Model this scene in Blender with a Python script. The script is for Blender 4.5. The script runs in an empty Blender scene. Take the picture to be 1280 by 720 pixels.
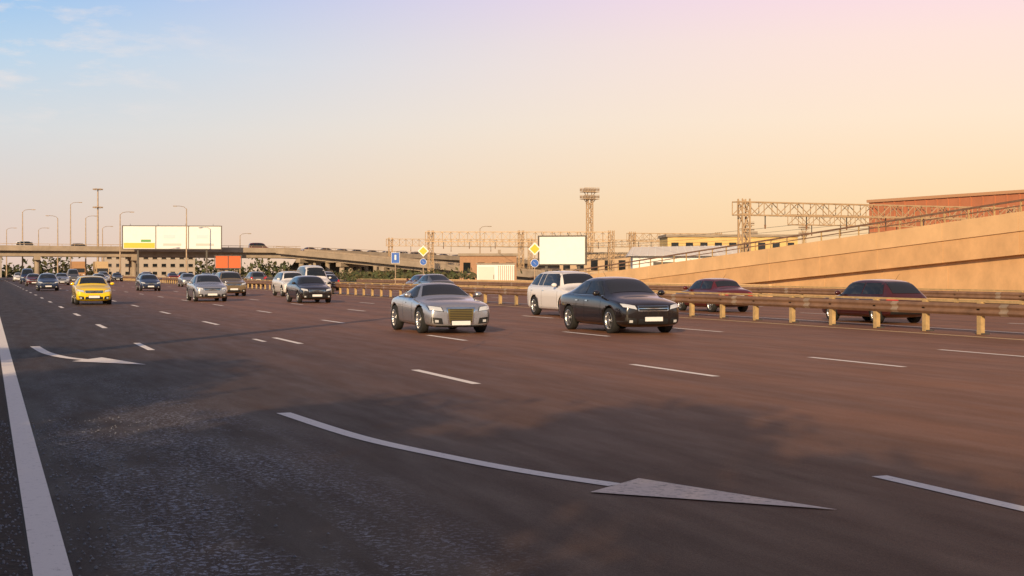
import bpy, bmesh, math, random
from mathutils import Vector, Matrix
from mathutils.bvhtree import BVHTree
random.seed(7)
S = bpy.context.scene
COL = S.collection
S.view_settings.view_transform='Standard'; S.view_settings.look='None'; S.view_settings.exposure=0; S.view_settings.gamma=1

def lin(c):
    return tuple(((x/255)/12.92 if x/255 <= .04045 else ((x/255+.055)/1.055)**2.4) for x in c)+(1,)

# ------------------------------------------------------------ materials
MATS = {}
def mat(name, color, rough=.6, metal=0., coat=0., var=0., vscale=3., bump=0., bscale=40., spec=.5):
    if name in MATS: return MATS[name]
    m = bpy.data.materials.new(name); m.use_nodes = True
    nt = m.node_tree; b = nt.nodes['Principled BSDF']
    b.inputs['Base Color'].default_value = tuple(color)+(1,)
    b.inputs['Roughness'].default_value = rough
    b.inputs['Metallic'].default_value = metal
    b.inputs['Coat Weight'].default_value = coat
    b.inputs['Coat Roughness'].default_value = .04
    b.inputs['Specular IOR Level'].default_value = spec
    tc = nt.nodes.new('ShaderNodeTexCoord')
    if var > 0:
        n = nt.nodes.new('ShaderNodeTexNoise'); n.inputs['Scale'].default_value = vscale
        n.inputs['Detail'].default_value = 8; n.inputs['Roughness'].default_value = .65
        nt.links.new(tc.outputs['Object'], n.inputs['Vector'])
        mr = nt.nodes.new('ShaderNodeMapRange'); mr.inputs[1].default_value = .3; mr.inputs[2].default_value = .7
        mr.inputs[3].default_value = 1-var; mr.inputs[4].default_value = 1+var*.5
        nt.links.new(n.outputs['Fac'], mr.inputs[0])
        vm = nt.nodes.new('ShaderNodeVectorMath'); vm.operation = 'SCALE'
        vm.inputs[0].default_value = color
        nt.links.new(mr.outputs[0], vm.inputs['Scale'])
        nt.links.new(vm.outputs[0], b.inputs['Base Color'])
    if bump > 0:
        n = nt.nodes.new('ShaderNodeTexNoise'); n.inputs['Scale'].default_value = bscale
        n.inputs['Detail'].default_value = 4
        nt.links.new(tc.outputs['Object'], n.inputs['Vector'])
        bp = nt.nodes.new('ShaderNodeBump'); bp.inputs['Strength'].default_value = bump
        bp.inputs['Distance'].default_value = .02
        nt.links.new(n.outputs['Fac'], bp.inputs['Height'])
        nt.links.new(bp.outputs[0], b.inputs['Normal'])
    MATS[name] = m
    return m

# ------------------------------------------------------------ mesh builder
class MB:
    def __init__(s): s.v=[]; s.f=[]; s.m=[]; s.sm=[]; s.mats=[]
    def mi(s, m):
        if m not in s.mats: s.mats.append(m)
        return s.mats.index(m)
    def add(s, vs, fs, m, smooth=False):
        o = len(s.v); s.v += [tuple(v) for v in vs]; k = s.mi(m)
        for f in fs:
            s.f.append([i+o for i in f]); s.m.append(k); s.sm.append(smooth)
    def box(s, c, d, m, R=None):
        x,y,z = d[0]/2, d[1]/2, d[2]/2; c = Vector(c)
        vs = [Vector(p) for p in [(-x,-y,-z),(x,-y,-z),(x,y,-z),(-x,y,-z),(-x,-y,z),(x,-y,z),(x,y,z),(-x,y,z)]]
        if R is not None: vs = [R @ v for v in vs]
        s.add([v+c for v in vs], [(0,3,2,1),(4,5,6,7),(0,1,5,4),(1,2,6,5),(2,3,7,6),(3,0,4,7)], m)
    def frame(s, a, b):
        a=Vector(a); b=Vector(b); d=(b-a).normalized()
        up = Vector((0,0,1)) if abs(d.z)<.95 else Vector((0,1,0))
        r = d.cross(up).normalized(); u = r.cross(d).normalized()
        return a,b,r,u
    def beam(s, a, b, w, h, m):
        a,b,r,u = s.frame(a,b)
        vs=[]
        for p in (a,b):
            for i,j in ((-1,-1),(1,-1),(1,1),(-1,1)): vs.append(p+r*(i*w/2)+u*(j*h/2))
        s.add(vs,[(3,2,1,0),(4,5,6,7),(0,1,5,4),(1,2,6,5),(2,3,7,6),(3,0,4,7)],m)
    def cyl(s, a, b, r0, r1, m, n=12, caps=True):
        a,b,r,u = s.frame(a,b); vs=[]
        for p,q in ((a,r0),(b,r1)):
            for i in range(n):
                t=2*math.pi*i/n; vs.append(p+r*(math.cos(t)*q)+u*(math.sin(t)*q))
        s.add(vs,[(i,(i+1)%n,n+(i+1)%n,n+i) for i in range(n)],m,True)
        if caps:
            s.add(vs[:n],[tuple(range(n))[::-1]],m); s.add(vs[n:],[tuple(range(n))],m)
    def ell(s, c, r, m, nu=12, nv=8):
        vs=[]; fs=[]
        for j in range(nv+1):
            ph=math.pi*j/nv
            for i in range(nu):
                t=2*math.pi*i/nu
                vs.append((c[0]+r[0]*math.sin(ph)*math.cos(t),c[1]+r[1]*math.sin(ph)*math.sin(t),c[2]+r[2]*math.cos(ph)))
        for j in range(nv):
            for i in range(nu):
                fs.append((j*nu+i,(j+1)*nu+i,(j+1)*nu+(i+1)%nu,j*nu+(i+1)%nu))
        s.add(vs,fs,m,True)
    def mesh(s, name):
        me = bpy.data.meshes.new(name); me.from_pydata(s.v,[],s.f)
        for m in s.mats: me.materials.append(m)
        me.polygons.foreach_set('material_index', s.m)
        me.polygons.foreach_set('use_smooth', s.sm)
        me.update(); return me
    def obj(s, name, parent=None, loc=(0,0,0), rz=0, bevel=0):
        return place(name, s.mesh(name), parent, loc, rz, bevel)

def place(name, me, parent=None, loc=(0,0,0), rz=0, bevel=0):
    o = bpy.data.objects.new(name, me); COL.objects.link(o)
    o.location = loc; o.rotation_euler = (0,0,rz)
    if parent: o.parent = parent
    if bevel:
        b=o.modifiers.new('bevel','BEVEL'); b.width=bevel; b.segments=2; b.limit_method='ANGLE'
    return o
def empty(name, loc=(0,0,0), rz=0):
    e = bpy.data.objects.new(name, None); COL.objects.link(e); e.location=loc; e.rotation_euler=(0,0,rz)
    e.empty_display_size=.2
    return e

# ------------------------------------------------------------ camera (level, eye height 1.65, road runs along +Y)
YAW = math.radians(21.1); EYE = 1.65
cd = bpy.data.cameras.new('camera'); cam = bpy.data.objects.new('camera', cd); COL.objects.link(cam)
cam.location = (0,0,EYE); cam.rotation_euler = (math.radians(90),0,-YAW)
cd.sensor_width = 36; cd.lens = 47.8; cd.shift_y = -20/1280; cd.clip_end = 6000; cd.clip_start=.05
S.camera = cam

# ------------------------------------------------------------ light
SUN_EL = math.radians(19); AZ=34; SH_AZ = math.radians(AZ)   # shadows run toward this azimuth
sd = bpy.data.lights.new('sun','SUN'); sd.energy = 5.0; sd.angle = math.radians(.6); sd.color=(1,.72,.42)
so = bpy.data.objects.new('sun', sd); COL.objects.link(so); so.location=(-20,-40,30)
dirv = Vector((math.sin(SH_AZ)*math.cos(SUN_EL), math.cos(SH_AZ)*math.cos(SUN_EL), -math.sin(SUN_EL)))
so.rotation_euler = dirv.to_track_quat('-Z','Y').to_euler()

w = bpy.data.worlds.new('World'); S.world = w; w.use_nodes = True
nt = w.node_tree; N = nt.nodes; Lk = nt.links.new; N.clear()
out = N.new('ShaderNodeOutputWorld'); bg = N.new('ShaderNodeBackground'); Lk(bg.outputs[0], out.inputs[0])
sky = N.new('ShaderNodeTexSky'); sky.sky_type='NISHITA'; sky.sun_disc=False
sky.sun_elevation=SUN_EL; sky.sun_rotation=math.radians(180+AZ); sky.dust_density=3
tc = N.new('ShaderNodeTexCoord'); sx = N.new('ShaderNodeSeparateXYZ'); Lk(tc.outputs['Generated'], sx.inputs[0])
def M(op,a,b=None):
    n=N.new('ShaderNodeMath'); n.operation=op
    for i,v in enumerate((a,b)):
        if v is None: continue
        if isinstance(v,(int,float)): n.inputs[i].default_value=v
        else: Lk(v,n.inputs[i])
    return n.outputs[0]
hx=M('MULTIPLY',sx.outputs[0],math.sin(math.radians(68))); hy=M('MULTIPLY',sx.outputs[1],math.cos(math.radians(68)))
num=M('ADD',hx,hy)
den=M('SQRT',M('ADD',M('ADD',M('MULTIPLY',sx.outputs[0],sx.outputs[0]),M('MULTIPLY',sx.outputs[1],sx.outputs[1])),.0001))
azf=M('DIVIDE',num,den)
mr=N.new('ShaderNodeMapRange'); mr.interpolation_type='SMOOTHSTEP'
mr.inputs[1].default_value=.30; mr.inputs[2].default_value=.92; Lk(azf,mr.inputs[0])
el=N.new('ShaderNodeMapRange'); el.inputs[1].default_value=0; el.inputs[2].default_value=.5; Lk(sx.outputs[2],el.inputs[0])
def ramp(stops):
    r=N.new('ShaderNodeValToRGB'); e=r.color_ramp.elements
    while len(e)>1: e.remove(e[-1])
    e[0].position=stops[0][0]; e[0].color=lin(stops[0][1])
    for p,c in stops[1:]:
        q=e.new(p); q.color=lin(c)
    Lk(el.outputs[0],r.inputs[0]); return r.outputs[0]
rl=ramp([(0,(230,202,188)),(.10,(222,209,202)),(.20,(212,216,220)),(.30,(184,210,232)),(.40,(140,190,236)),(.6,(110,140,180)),(1,(90,105,135))])
rr=ramp([(0,(255,206,146)),(.10,(255,219,172)),(.22,(255,229,202)),(.33,(255,226,214)),(.42,(252,216,228)),(.7,(235,185,155)),(1,(140,130,145))])
mx=N.new('ShaderNodeMixRGB'); Lk(mr.outputs[0],mx.inputs[0]); Lk(rl,mx.inputs[1]); Lk(rr,mx.inputs[2])
# thin wisps of cloud
mp=N.new('ShaderNodeMapping'); mp.inputs['Scale'].default_value=(9,9,34); Lk(tc.outputs['Generated'],mp.inputs[0])
cn=N.new('ShaderNodeTexNoise'); cn.inputs['Scale'].default_value=1.9; cn.inputs['Detail'].default_value=8; cn.inputs['Roughness'].default_value=.62
Lk(mp.outputs[0],cn.inputs['Vector'])
cm=N.new('ShaderNodeMapRange'); cm.inputs[1].default_value=.50; cm.inputs[2].default_value=.72; cm.inputs[4].default_value=.7; Lk(cn.outputs['Fac'],cm.inputs[0])
ce=N.new('ShaderNodeMapRange'); ce.inputs[1].default_value=.08; ce.inputs[2].default_value=.15; Lk(sx.outputs[2],ce.inputs[0])
ca=N.new('ShaderNodeMapRange'); ca.inputs[1].default_value=.56; ca.inputs[2].default_value=.42; Lk(azf,ca.inputs[0])
cf=M('MULTIPLY',M('MULTIPLY',cm.outputs[0],ce.outputs[0]),ca.outputs[0])
mc=N.new('ShaderNodeMixRGB'); Lk(cf,mc.inputs[0]); Lk(mx.outputs[0],mc.inputs[1]); mc.inputs[2].default_value=lin((244,228,220))
sc=N.new('ShaderNodeMixRGB'); sc.blend_type='MULTIPLY'; sc.inputs[0].default_value=1; Lk(sky.outputs[0],sc.inputs[1]); sc.inputs[2].default_value=(.10,.10,.10,1)
fm=N.new('ShaderNodeMixRGB'); fm.inputs[0].default_value=.92; Lk(sc.outputs[0],fm.inputs[1]); Lk(mc.outputs[0],fm.inputs[2])
Lk(fm.outputs[0],bg.inputs[0]); bg.inputs[1].default_value=1.07

# ------------------------------------------------------------ road & ground materials
def asphalt_mat():
    m=bpy.data.materials.new('asphalt'); m.use_nodes=True; nt=m.node_tree; N=nt.nodes; L=nt.links.new
    b=N['Principled BSDF']; tc=N.new('ShaderNodeTexCoord'); sp=N.new('ShaderNodeSeparateXYZ'); L(tc.outputs['Object'],sp.inputs[0])
    def noise(scale,detail=6,rough=.6,vs=None):
        n=N.new('ShaderNodeTexNoise'); n.inputs['Scale'].default_value=scale; n.inputs['Detail'].default_value=detail; n.inputs['Roughness'].default_value=rough
        if vs:
            mp=N.new('ShaderNodeMapping'); mp.inputs['Scale'].default_value=vs; L(tc.outputs['Object'],mp.inputs[0]); L(mp.outputs[0],n.inputs['Vector'])
        else: L(tc.outputs['Object'],n.inputs['Vector'])
        return n.outputs['Fac']
    def mr(v,a,b_,c=0,d=1,sm=False):
        n=N.new('ShaderNodeMapRange'); n.inputs[1].default_value=a; n.inputs[2].default_value=b_; n.inputs[3].default_value=c; n.inputs[4].default_value=d
        if sm: n.interpolation_type='SMOOTHSTEP'
        L(v,n.inputs[0]); return n.outputs[0]
    def mul(a,c):
        n=N.new('ShaderNodeMath'); n.operation='MULTIPLY'
        for i,v in enumerate((a,c)):
            if isinstance(v,(int,float)): n.inputs[i].default_value=v
            else: L(v,n.inputs[i])
        return n.outputs[0]
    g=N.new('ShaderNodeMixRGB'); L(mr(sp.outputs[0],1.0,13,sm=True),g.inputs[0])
    g.inputs[1].default_value=(.052,.036,.030,1); g.inputs[2].default_value=(.195,.080,.034,1)  # asphalt hue across X, with right-side warm glow and left shade painted in
    # streaks along the direction of travel, patches, fine grain
    st=mr(noise(1.0,5,.6,(1.3,.03,1)),.3,.7,.80,1.18)
    pt=mr(noise(.35,6,.6),.3,.7,.88,1.12)
    gr=mr(noise(70,3,.7),.3,.7,.6,1.4)
    tot=mul(mul(st,pt),gr)
    wv=N.new('ShaderNodeTexWave'); wv.wave_type='BANDS'; wv.bands_direction='X'; wv.inputs['Scale'].default_value=.155; wv.inputs['Distortion'].default_value=.6
    wv.inputs['Detail'].default_value=2; wv.inputs['Detail Scale'].default_value=.2; L(tc.outputs['Object'],wv.inputs['Vector'])
    tot=mul(tot,mr(wv.outputs['Fac'],0,1,.92,1.08))
    vm=N.new('ShaderNodeVectorMath'); vm.operation='SCALE'; L(g.outputs[0],vm.inputs[0]); L(tot,vm.inputs['Scale'])
    # coarse exposed pale aggregate near the verge
    band=mul(mr(sp.outputs[0],.35,.9,sm=True),mr(sp.outputs[0],3.3,2.0,sm=True))
    patch=mr(noise(.8,5,.7,(1.6,.5,1)),.40,.56)
    spk=mr(noise(20,3,.8),.53,.58)
    f=mul(mul(mul(band,patch),spk),mr(sp.outputs[1],26,14))
    sm_=N.new('ShaderNodeMixRGB'); L(mul(f,.9),sm_.inputs[0]); L(vm.outputs[0],sm_.inputs[1]); sm_.inputs[2].default_value=(.27,.29,.36,1)
    # dark sealed cracks
    vo=N.new('ShaderNodeTexVoronoi'); vo.feature='DISTANCE_TO_EDGE'; vo.inputs['Scale'].default_value=.16
    mp=N.new('ShaderNodeMapping'); mp.inputs['Scale'].default_value=(1.2,.5,1)
    nn=N.new('ShaderNodeTexNoise'); nn.inputs['Scale'].default_value=.9; L(tc.outputs['Object'],nn.inputs['Vector'])
    ad=N.new('ShaderNodeMixRGB'); ad.inputs[0].default_value=.35; L(tc.outputs['Object'],ad.inputs[1]); L(nn.outputs['Color'],ad.inputs[2])
    L(ad.outputs[0],mp.inputs[0]); L(mp.outputs[0],vo.inputs['Vector'])
    ck=mul(mr(vo.outputs['Distance'],.0,.004,1,0),mr(noise(.12,3,.5),.5,.58))
    c2=N.new('ShaderNodeMixRGB'); L(mul(ck,.5),c2.inputs[0]); L(sm_.outputs[0],c2.inputs[1]); c2.inputs[2].default_value=(.015,.014,.014,1)
    L(c2.outputs[0],b.inputs['Base Color'])
    L(mr(noise(3,5,.6,(1,.15,1)),.3,.7,.52,.68),b.inputs['Roughness'])
    L(mr(sp.outputs[0],1.5,12,.10,.46),b.inputs['Specular IOR Level'])  # less specular toward the left, to deepen the shade there
    bp=N.new('ShaderNodeBump'); bp.inputs['Strength'].default_value=.5; bp.inputs['Distance'].default_value=.012
    L(noise(90,3,.7),bp.inputs['Height']); L(bp.outputs[0],b.inputs['Normal'])
    return m
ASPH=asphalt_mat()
def paint_mat(name,col,wear=.75,lo=.56):
    m=bpy.data.materials.new(name); m.use_nodes=True; nt=m.node_tree; N=nt.nodes; L=nt.links.new
    b=N['Principled BSDF']; tc=N.new('ShaderNodeTexCoord')
    n=N.new('ShaderNodeTexNoise'); n.inputs['Scale'].default_value=18; n.inputs['Detail'].default_value=9; n.inputs['Roughness'].default_value=.75; L(tc.outputs['Object'],n.inputs['Vector'])
    r=N.new('ShaderNodeMapRange'); r.inputs[1].default_value=lo; r.inputs[2].default_value=lo+.16; r.inputs[4].default_value=wear; L(n.outputs['Fac'],r.inputs[0])
    x=N.new('ShaderNodeMixRGB'); L(r.outputs[0],x.inputs[0]); x.inputs[1].default_value=col+(1,); x.inputs[2].default_value=(.16,.13,.11,1)
    L(x.outputs[0],b.inputs['Base Color']); b.inputs['Roughness'].default_value=.65
    return m
WHITEP=paint_mat('road_paint_white',(.85,.78,.72)); YELP=paint_mat('road_paint_cream',(.78,.58,.32)); WORNP=paint_mat('road_paint_worn',(.72,.60,.52),.7,.50)
GROUND=mat('dry_ground',(.13,.10,.065),.95,var=.45,vscale=.3,bump=.4,bscale=8)
DIRT=mat('gutter_dirt',(.05,.037,.03),.95,var=.6,vscale=12,bump=.8,bscale=40)
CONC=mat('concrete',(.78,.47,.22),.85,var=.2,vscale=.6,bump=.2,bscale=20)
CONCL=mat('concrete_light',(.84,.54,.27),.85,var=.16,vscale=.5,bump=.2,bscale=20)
CONCG=mat('concrete_grey',(.36,.29,.22),.85,var=.3,vscale=.4)
STEEL=mat('galvanised_steel',(.46,.34,.23),.5,.4,var=.3,vscale=3)
RAIL=mat('weathered_rail',(.30,.17,.10),.6,.3,var=.35,vscale=2)
STEELD=mat('dark_steel',(.09,.08,.07),.6,.3)
POSTY=mat('post_steel',(.58,.40,.18),.6,.2,var=.3,vscale=5)
TRUSS=mat('truss_paint',(.58,.40,.23),.6,.2,var=.2,vscale=2)
WHITE=mat('white_panel',(.80,.80,.78),.5,var=.05,vscale=1)
BLACK=mat('black_plastic',(.012,.012,.012),.5)
YEL=mat('sign_yellow',(.85,.50,.03),.4)
BLUE=mat('sign_blue',(.02,.12,.50),.4)
ORANGE=mat('panel_orange',(.70,.13,.03),.5,var=.1)

def sheet(name,x0,x1,y0,y1,z,m):
    b=MB(); b.add([(x0,y0,z),(x1,y0,z),(x1,y1,z),(x0,y1,z)],[(0,1,2,3)],m); return b.obj(name)
sheet('ground',-2500,2500,-2500,3500,0,GROUND)
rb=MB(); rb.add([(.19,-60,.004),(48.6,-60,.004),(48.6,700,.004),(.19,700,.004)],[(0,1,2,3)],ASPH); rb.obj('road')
gb=MB(); gb.add([(-.25,-60,.008),(.215,-60,.008),(.215,400,.008),(-.25,400,.008)],[(0,1,2,3)],DIRT)
random.seed(4)
GRIT=mat('grit',(.20,.21,.24),.8,var=.4,vscale=8)
for k in range(2400):
    x=random.uniform(-.15,.21) if random.random()<.5 else .45+abs(random.gauss(0,.6)); y=random.uniform(4,16); q=random.uniform(.004,.013)
    vs=[(x+q*random.uniform(.6,1.3)*math.cos(a),y+q*random.uniform(.6,1.3)*math.sin(a),.009) for a in (0,1.3,2.6,3.9,5.1)]+[(x,y,.009+q)]
    gb.add(vs,[(i,(i+1)%5,5) for i in range(5)],GRIT)
gb.obj('gutter')
kb=MB()
y=-60
while y<200:
    kb.box((-.36,y+1,.06),(.2,1.985,.26),CONCG); y+=2
kb.obj('kerb',bevel=.015)
verge=sheet('verge',-40,-.46,-60,400,.1,mat('verge_grass',(.07,.075,.03),.95,var=.5,vscale=1.5,bump=.6,bscale=15))

# markings
mk=MB(); Z=.009
def dash(x,y0,y1,wd=.15,m=WHITEP): mk.add([(x-wd/2,y0,Z),(x+wd/2,y0,Z),(x+wd/2,y1,Z),(x-wd/2,y1,Z)],[(0,1,2,3)],m)
Z=.012
dash(.33,-60,400,.20)
Z=.009
for k in range(30):
    o=12*k
    dash(3.22,29.4+o,32.5+o)
    dash(6.70,18.8+o,21.9+o); dash(10.7,18.8+o,21.8+o); dash(14.8,19.5+o,22.4+o); dash(18.8,20.7+o,23.6+o)
    for xx in (30.6,34.4): dash(xx,20+o,23+o)
dash(6.70,6.3,9.15); dash(10.7,6.5,9.5); dash(14.8,7.2,10.2); dash(6.1,32.0,33.4,.12)
dash(23.4,-20,400,.17,YELP); dash(26.0,-20,400,.15); dash(38.2,-20,400,.15)
def stroke(pts,wd,m=WHITEP):
    # smooth polyline ribbon
    P=[Vector((a,b,0)) for a,b in pts]; Q=[]
    for i in range(len(P)-1):
        p0=P[max(i-1,0)];p1=P[i];p2=P[i+1];p3=P[min(i+2,len(P)-1)]
        for k in range(8):
            t=k/8; Q.append(.5*((2*p1)+(p2-p0)*t+(2*p0-5*p1+4*p2-p3)*t*t+(3*p1-p0-3*p2+p3)*t**3))
    Q.append(P[-1]); vs=[]
    for i,q in enumerate(Q):
        d=(Q[min(i+1,len(Q)-1)]-Q[max(i-1,0)]).normalized(); n=Vector((d.y,-d.x,0))
        vs+= [(q+n*wd/2).to_tuple()[:2]+(Z,),(q-n*wd/2).to_tuple()[:2]+(Z,)]
    mk.add(vs,[(2*i,2*i+1,2*i+3,2*i+2) for i in range(len(Q)-1)],m)
stroke([(3.22,15.75),(3.45,13.2),(3.82,11.5),(4.15,10.38),(4.52,9.50)],.17)
mk.add([(4.19,9.24,Z+.003),(5.47,7.94,Z+.003),(4.83,9.72,Z+.003)],[(0,1,2)],WORNP)
stroke([(.98,31.8),(1.12,29.2),(1.4,27.5),(1.78,26.5)],.2)
mk.add([(1.45,26.2,Z+.003),(2.62,24.8,Z+.003),(2.05,27.2,Z+.003)],[(0,1,2)],WHITEP)
mk.obj('road_markings')

# ------------------------------------------------------------ guardrail (double-sided, median)
def guardrail(name,x,y0,y1,step=2.25):
    g=MB()
    y=y0
    while y<y1:
        g.box((x-.06,y,.43),(.13,.16,.86),POSTY); g.box((x,y,.66),(.30,.12,.10),POSTY)
        g.box((x,y,.02),(.24,.28,.04),STEELD)
        y+=step
    for sgn in (-1,1):
        prof=[(.135,.50),(.15,.53),(.20,.56),(.20,.60),(.15,.64),(.15,.68),(.20,.72),(.20,.76),(.15,.79),(.135,.82)]
        vs=[(x+sgn*a,yy,b) for yy in (y0-1,y1) for a,b in prof]; n=len(prof)
        g.add(vs,[(i,i+1,n+i+1,n+i) for i in range(n-1)],RAIL,True)
        yy=y0+1.1
        while yy<min(y1,120):   # lap joints between rail lengths
            g.add([(x+sgn*(a+.004),q,b) for q in (yy,yy+.3) for a,b in prof],[(i,i+1,n+i+1,n+i) for i in range(n-1)],STEEL,True); yy+=step*2
    g.beam((x,y0-1,.88),(x,y1,.88),.10,.06,POSTY)
    return g.obj(name)
guardrail('median_guardrail',24.5,8.75,330)
guardrail('guardrail',39.2,20,150,4)

# ------------------------------------------------------------ cars
GLASS=mat('car_glass',(.015,.018,.02),.04,0,.0,spec=.8)
TYRE=mat('tyre',(.015,.015,.015),.85); RIM=mat('rim',(.55,.55,.56),.3,.9); CHROME=mat('chrome',(.75,.72,.68),.15,1)
LAMP=mat('headlamp',(.75,.78,.80),.08,.3,1.0); RED=mat('taillamp',(.60,.01,.008),.15,0,1.0); PLATE=mat('licence_plate',(.8,.8,.8),.4)
SEAM=mat('seam',(.004,.004,.004),.7); AMBER=mat('amber_lamp',(.8,.25,.02),.2); GOLD=mat('grille_mesh',(.30,.22,.07),.35,.8)
PAINT0=mat('paint_default',(.5,.5,.5),.3,.3,1)
TYPES={
 'coupe': dict(L=3.95,W=1.88,H=1.35,nose=.72,hood=.95,belt=.92,cowl=.315,rf=.465,rr=.60,tail=.95,deck=.93,wf=.205,wr=.80,r=.35,two=True),
 'sedan': dict(L=4.55,W=1.82,H=1.52,nose=.77,hood=1.02,belt=.97,cowl=.255,rf=.42,rr=.68,tail=.90,deck=1.08,wf=.195,wr=.79,r=.34,two=False),
 'hatch': dict(L=4.2,W=1.78,H=1.46,nose=.74,hood=.98,belt=.95,cowl=.25,rf=.40,rr=.84,tail=.955,deck=1.04,wf=.19,wr=.81,r=.31,two=False),
 'oldsedan': dict(L=4.2,W=1.66,H=1.40,nose=.72,hood=.90,belt=.88,cowl=.29,rf=.39,rr=.74,tail=.83,deck=.98,wf=.18,wr=.79,r=.29,two=False),
 'oldhatch': dict(L=3.95,W=1.64,H=1.42,nose=.72,hood=.90,belt=.86,cowl=.28,rf=.38,rr=.83,tail=.95,deck=.98,wf=.18,wr=.80,r=.29,two=False),
 'suv': dict(L=4.55,W=1.84,H=1.70,nose=.88,hood=1.10,belt=1.07,cowl=.25,rf=.37,rr=.88,tail=.965,deck=1.14,wf=.19,wr=.79,r=.36,two=False),
 'van': dict(L=4.9,W=1.95,H=2.15,nose=.92,hood=1.18,belt=1.12,cowl=.18,rf=.32,rr=.95,tail=.985,deck=1.2,wf=.18,wr=.80,r=.34,two=False),
}
def lerp(a,b,t): return a+(b-a)*t
def build_type(tn):
    P=TYPES[tn]; L,W,H=P['L'],P['W'],P['H']; bt=P['belt']; hd=P['hood']; ns=P['nose']; dk=P['deck']
    c,rf,rr,tl=P['cowl'],P['rf'],P['rr'],P['tail']
    zb=.20 if tn in('suv','van') else .17
    cp=tn=='coupe'; rt=.60 if cp else .685
    st=[(0,zb+.13 if not cp else zb+.06,ns-.12,ns-.07,.76,.5),(.012,zb+.05 if not cp else zb,ns-.02,ns+.03,.88,.62),(.055,zb,ns+.05,ns+.10,.965,.70),
        (c*.55,zb,lerp(ns+.06,bt-.05,.55),lerp(ns+.1,hd,.62),.995,.74),(c*.95,zb,bt-.05,hd-.01,1,.78),
        (lerp(c,rf,.5),zb,bt-.01,lerp(hd,H-.02,.56),1,.74 if not cp else .69),(rf,zb,bt,H-.035,1,rt),(lerp(rf,rr,.5),zb,bt+.015,H,1,rt+.005),
        (rr,zb,bt+.03,H-.045,1,rt-.02),(lerp(rr,tl,.5),zb+.01,bt+.03,lerp(H-.05,dk,.48 if not cp else .40),.985,.69 if not cp else .55),
        (tl,zb+.03,min(bt+.03,dk-.05),dk,.965,.74)]
    if tl<.93: st.append((.97,zb+.06,bt-.0,dk-.02,.93,.72))
    st.append((1.0,zb+.16,ns-.05,ns+.02,.86,.62))
    bm=bmesh.new(); cl=bm.edges.layers.float.new('crease_edge'); rings=[]
    for s,z0,be,tp,wf,tf in st:
        w=wf*W/2; t=tf*W/2; y=-L/2+s*L
        h=[(0,z0),(.80*w,z0),(.965*w,z0+.09),(w,lerp(z0,be,.5)),(.985*w,be-.10),(.935*w,be),(t,tp-.055*(1 if tp-be>.2 else .5)),(t*.78,tp-.008),(0,tp+.02)]
        ring=[bm.verts.new((a,y,b)) for a,b in h]+[bm.verts.new((-a,y,b)) for a,b in reversed(h[1:-1])]
        rings.append(ring)
    n=16
    for i in range(len(rings)-1):
        for k in range(n):
            bm.faces.new((rings[i][k],rings[i][(k+1)%n],rings[i+1][(k+1)%n],rings[i+1][k]))
    for ring,flip in ((rings[0],True),(rings[-1],False)):
        for k in range(8):
            a,b_=ring[k],ring[k+1]; a2=ring[(n-k)%n]; b2=ring[(n-k-1)%n]
            vs=[]
            for q in (a,b_,b2,a2):
                if q not in vs: vs.append(q)
            if flip: vs=vs[::-1]
            bm.faces.new(vs)
    bm.edges.ensure_lookup_table()
    for i in range(len(rings)-1):
        for k,cv in ((5,.55),(11,.55),(2,.35),(14,.35)):
            e=bm.edges.get((rings[i][k],rings[i+1][k]))
            if e: e[cl]=cv
    bmesh.ops.recalc_face_normals(bm,faces=bm.faces)
    me=bpy.data.meshes.new('b'); bm.to_mesh(me); bm.free()
    me.materials.append(PAINT0); me.materials.append(BLACK)
    for p in me.polygons: p.use_smooth=True
    o=bpy.data.objects.new('tmp',me); COL.objects.link(o)
    ss=o.modifiers.new('s','SUBSURF'); ss.levels=2; ss.render_levels=2
    r=P['r']; yf=-L/2+P['wf']*L; yr=-L/2+P['wr']*L
    cut=MB()
    for yy in (yf,yr):
        for sg in (-1,1):
            a=(sg*(W/2-.26),yy,r+.01); b_=(sg*(W/2+.3),yy,r+.01)
            if sg<0: a,b_=b_,a
            cut.cyl(a,b_,r+.05,r+.05,BLACK,28)
    cm=cut.mesh('cut'); cm.materials.clear(); cm.materials.append(PAINT0); cm.materials.append(BLACK)
    for p in cm.polygons: p.material_index=1; p.use_smooth=False
    bmc=bmesh.new(); bmc.from_mesh(cm); bmesh.ops.remove_doubles(bmc,verts=bmc.verts,dist=.0001); bmesh.ops.recalc_face_normals(bmc,faces=bmc.faces); bmc.to_mesh(cm); bmc.free()
    co=bpy.data.objects.new('cut',cm); COL.objects.link(co)
    # un-cut hull for projecting fittings
    dg=bpy.context.evaluated_depsgraph_get()
    hull=bpy.data.meshes.new_from_object(o.evaluated_get(dg)); bvh=BVHTree.FromPolygons([v.co for v in hull.vertices],[p.vertices[:] for p in hull.polygons])
    bo=o.modifiers.new('c','BOOLEAN'); bo.operation='DIFFERENCE'; bo.solver='EXACT'; bo.object=co
    bpy.context.view_layer.update(); dg=bpy.context.evaluated_depsgraph_get()
    body=bpy.data.meshes.new_from_object(o.evaluated_get(dg)); body.name='car_body_'+tn
    bpy.data.objects.remove(o); bpy.data.objects.remove(co)
    F=MB()
    def hit(ax,a,b_):
        if ax=='f': og,d=Vector((a,-9,b_)),Vector((0,1,0))
        elif ax=='r': og,d=Vector((a,9,b_)),Vector((0,-1,0))
        elif ax=='L': og,d=Vector((-9,a,b_)),Vector((1,0,0))
        elif ax=='R': og,d=Vector((9,a,b_)),Vector((-1,0,0))
        else: og,d=Vector((a,b_,9)),Vector((0,0,-1))
        h=bvh.ray_cast(og,d)
        return h[0],(h[1] if h[0] is not None else None),d
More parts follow.
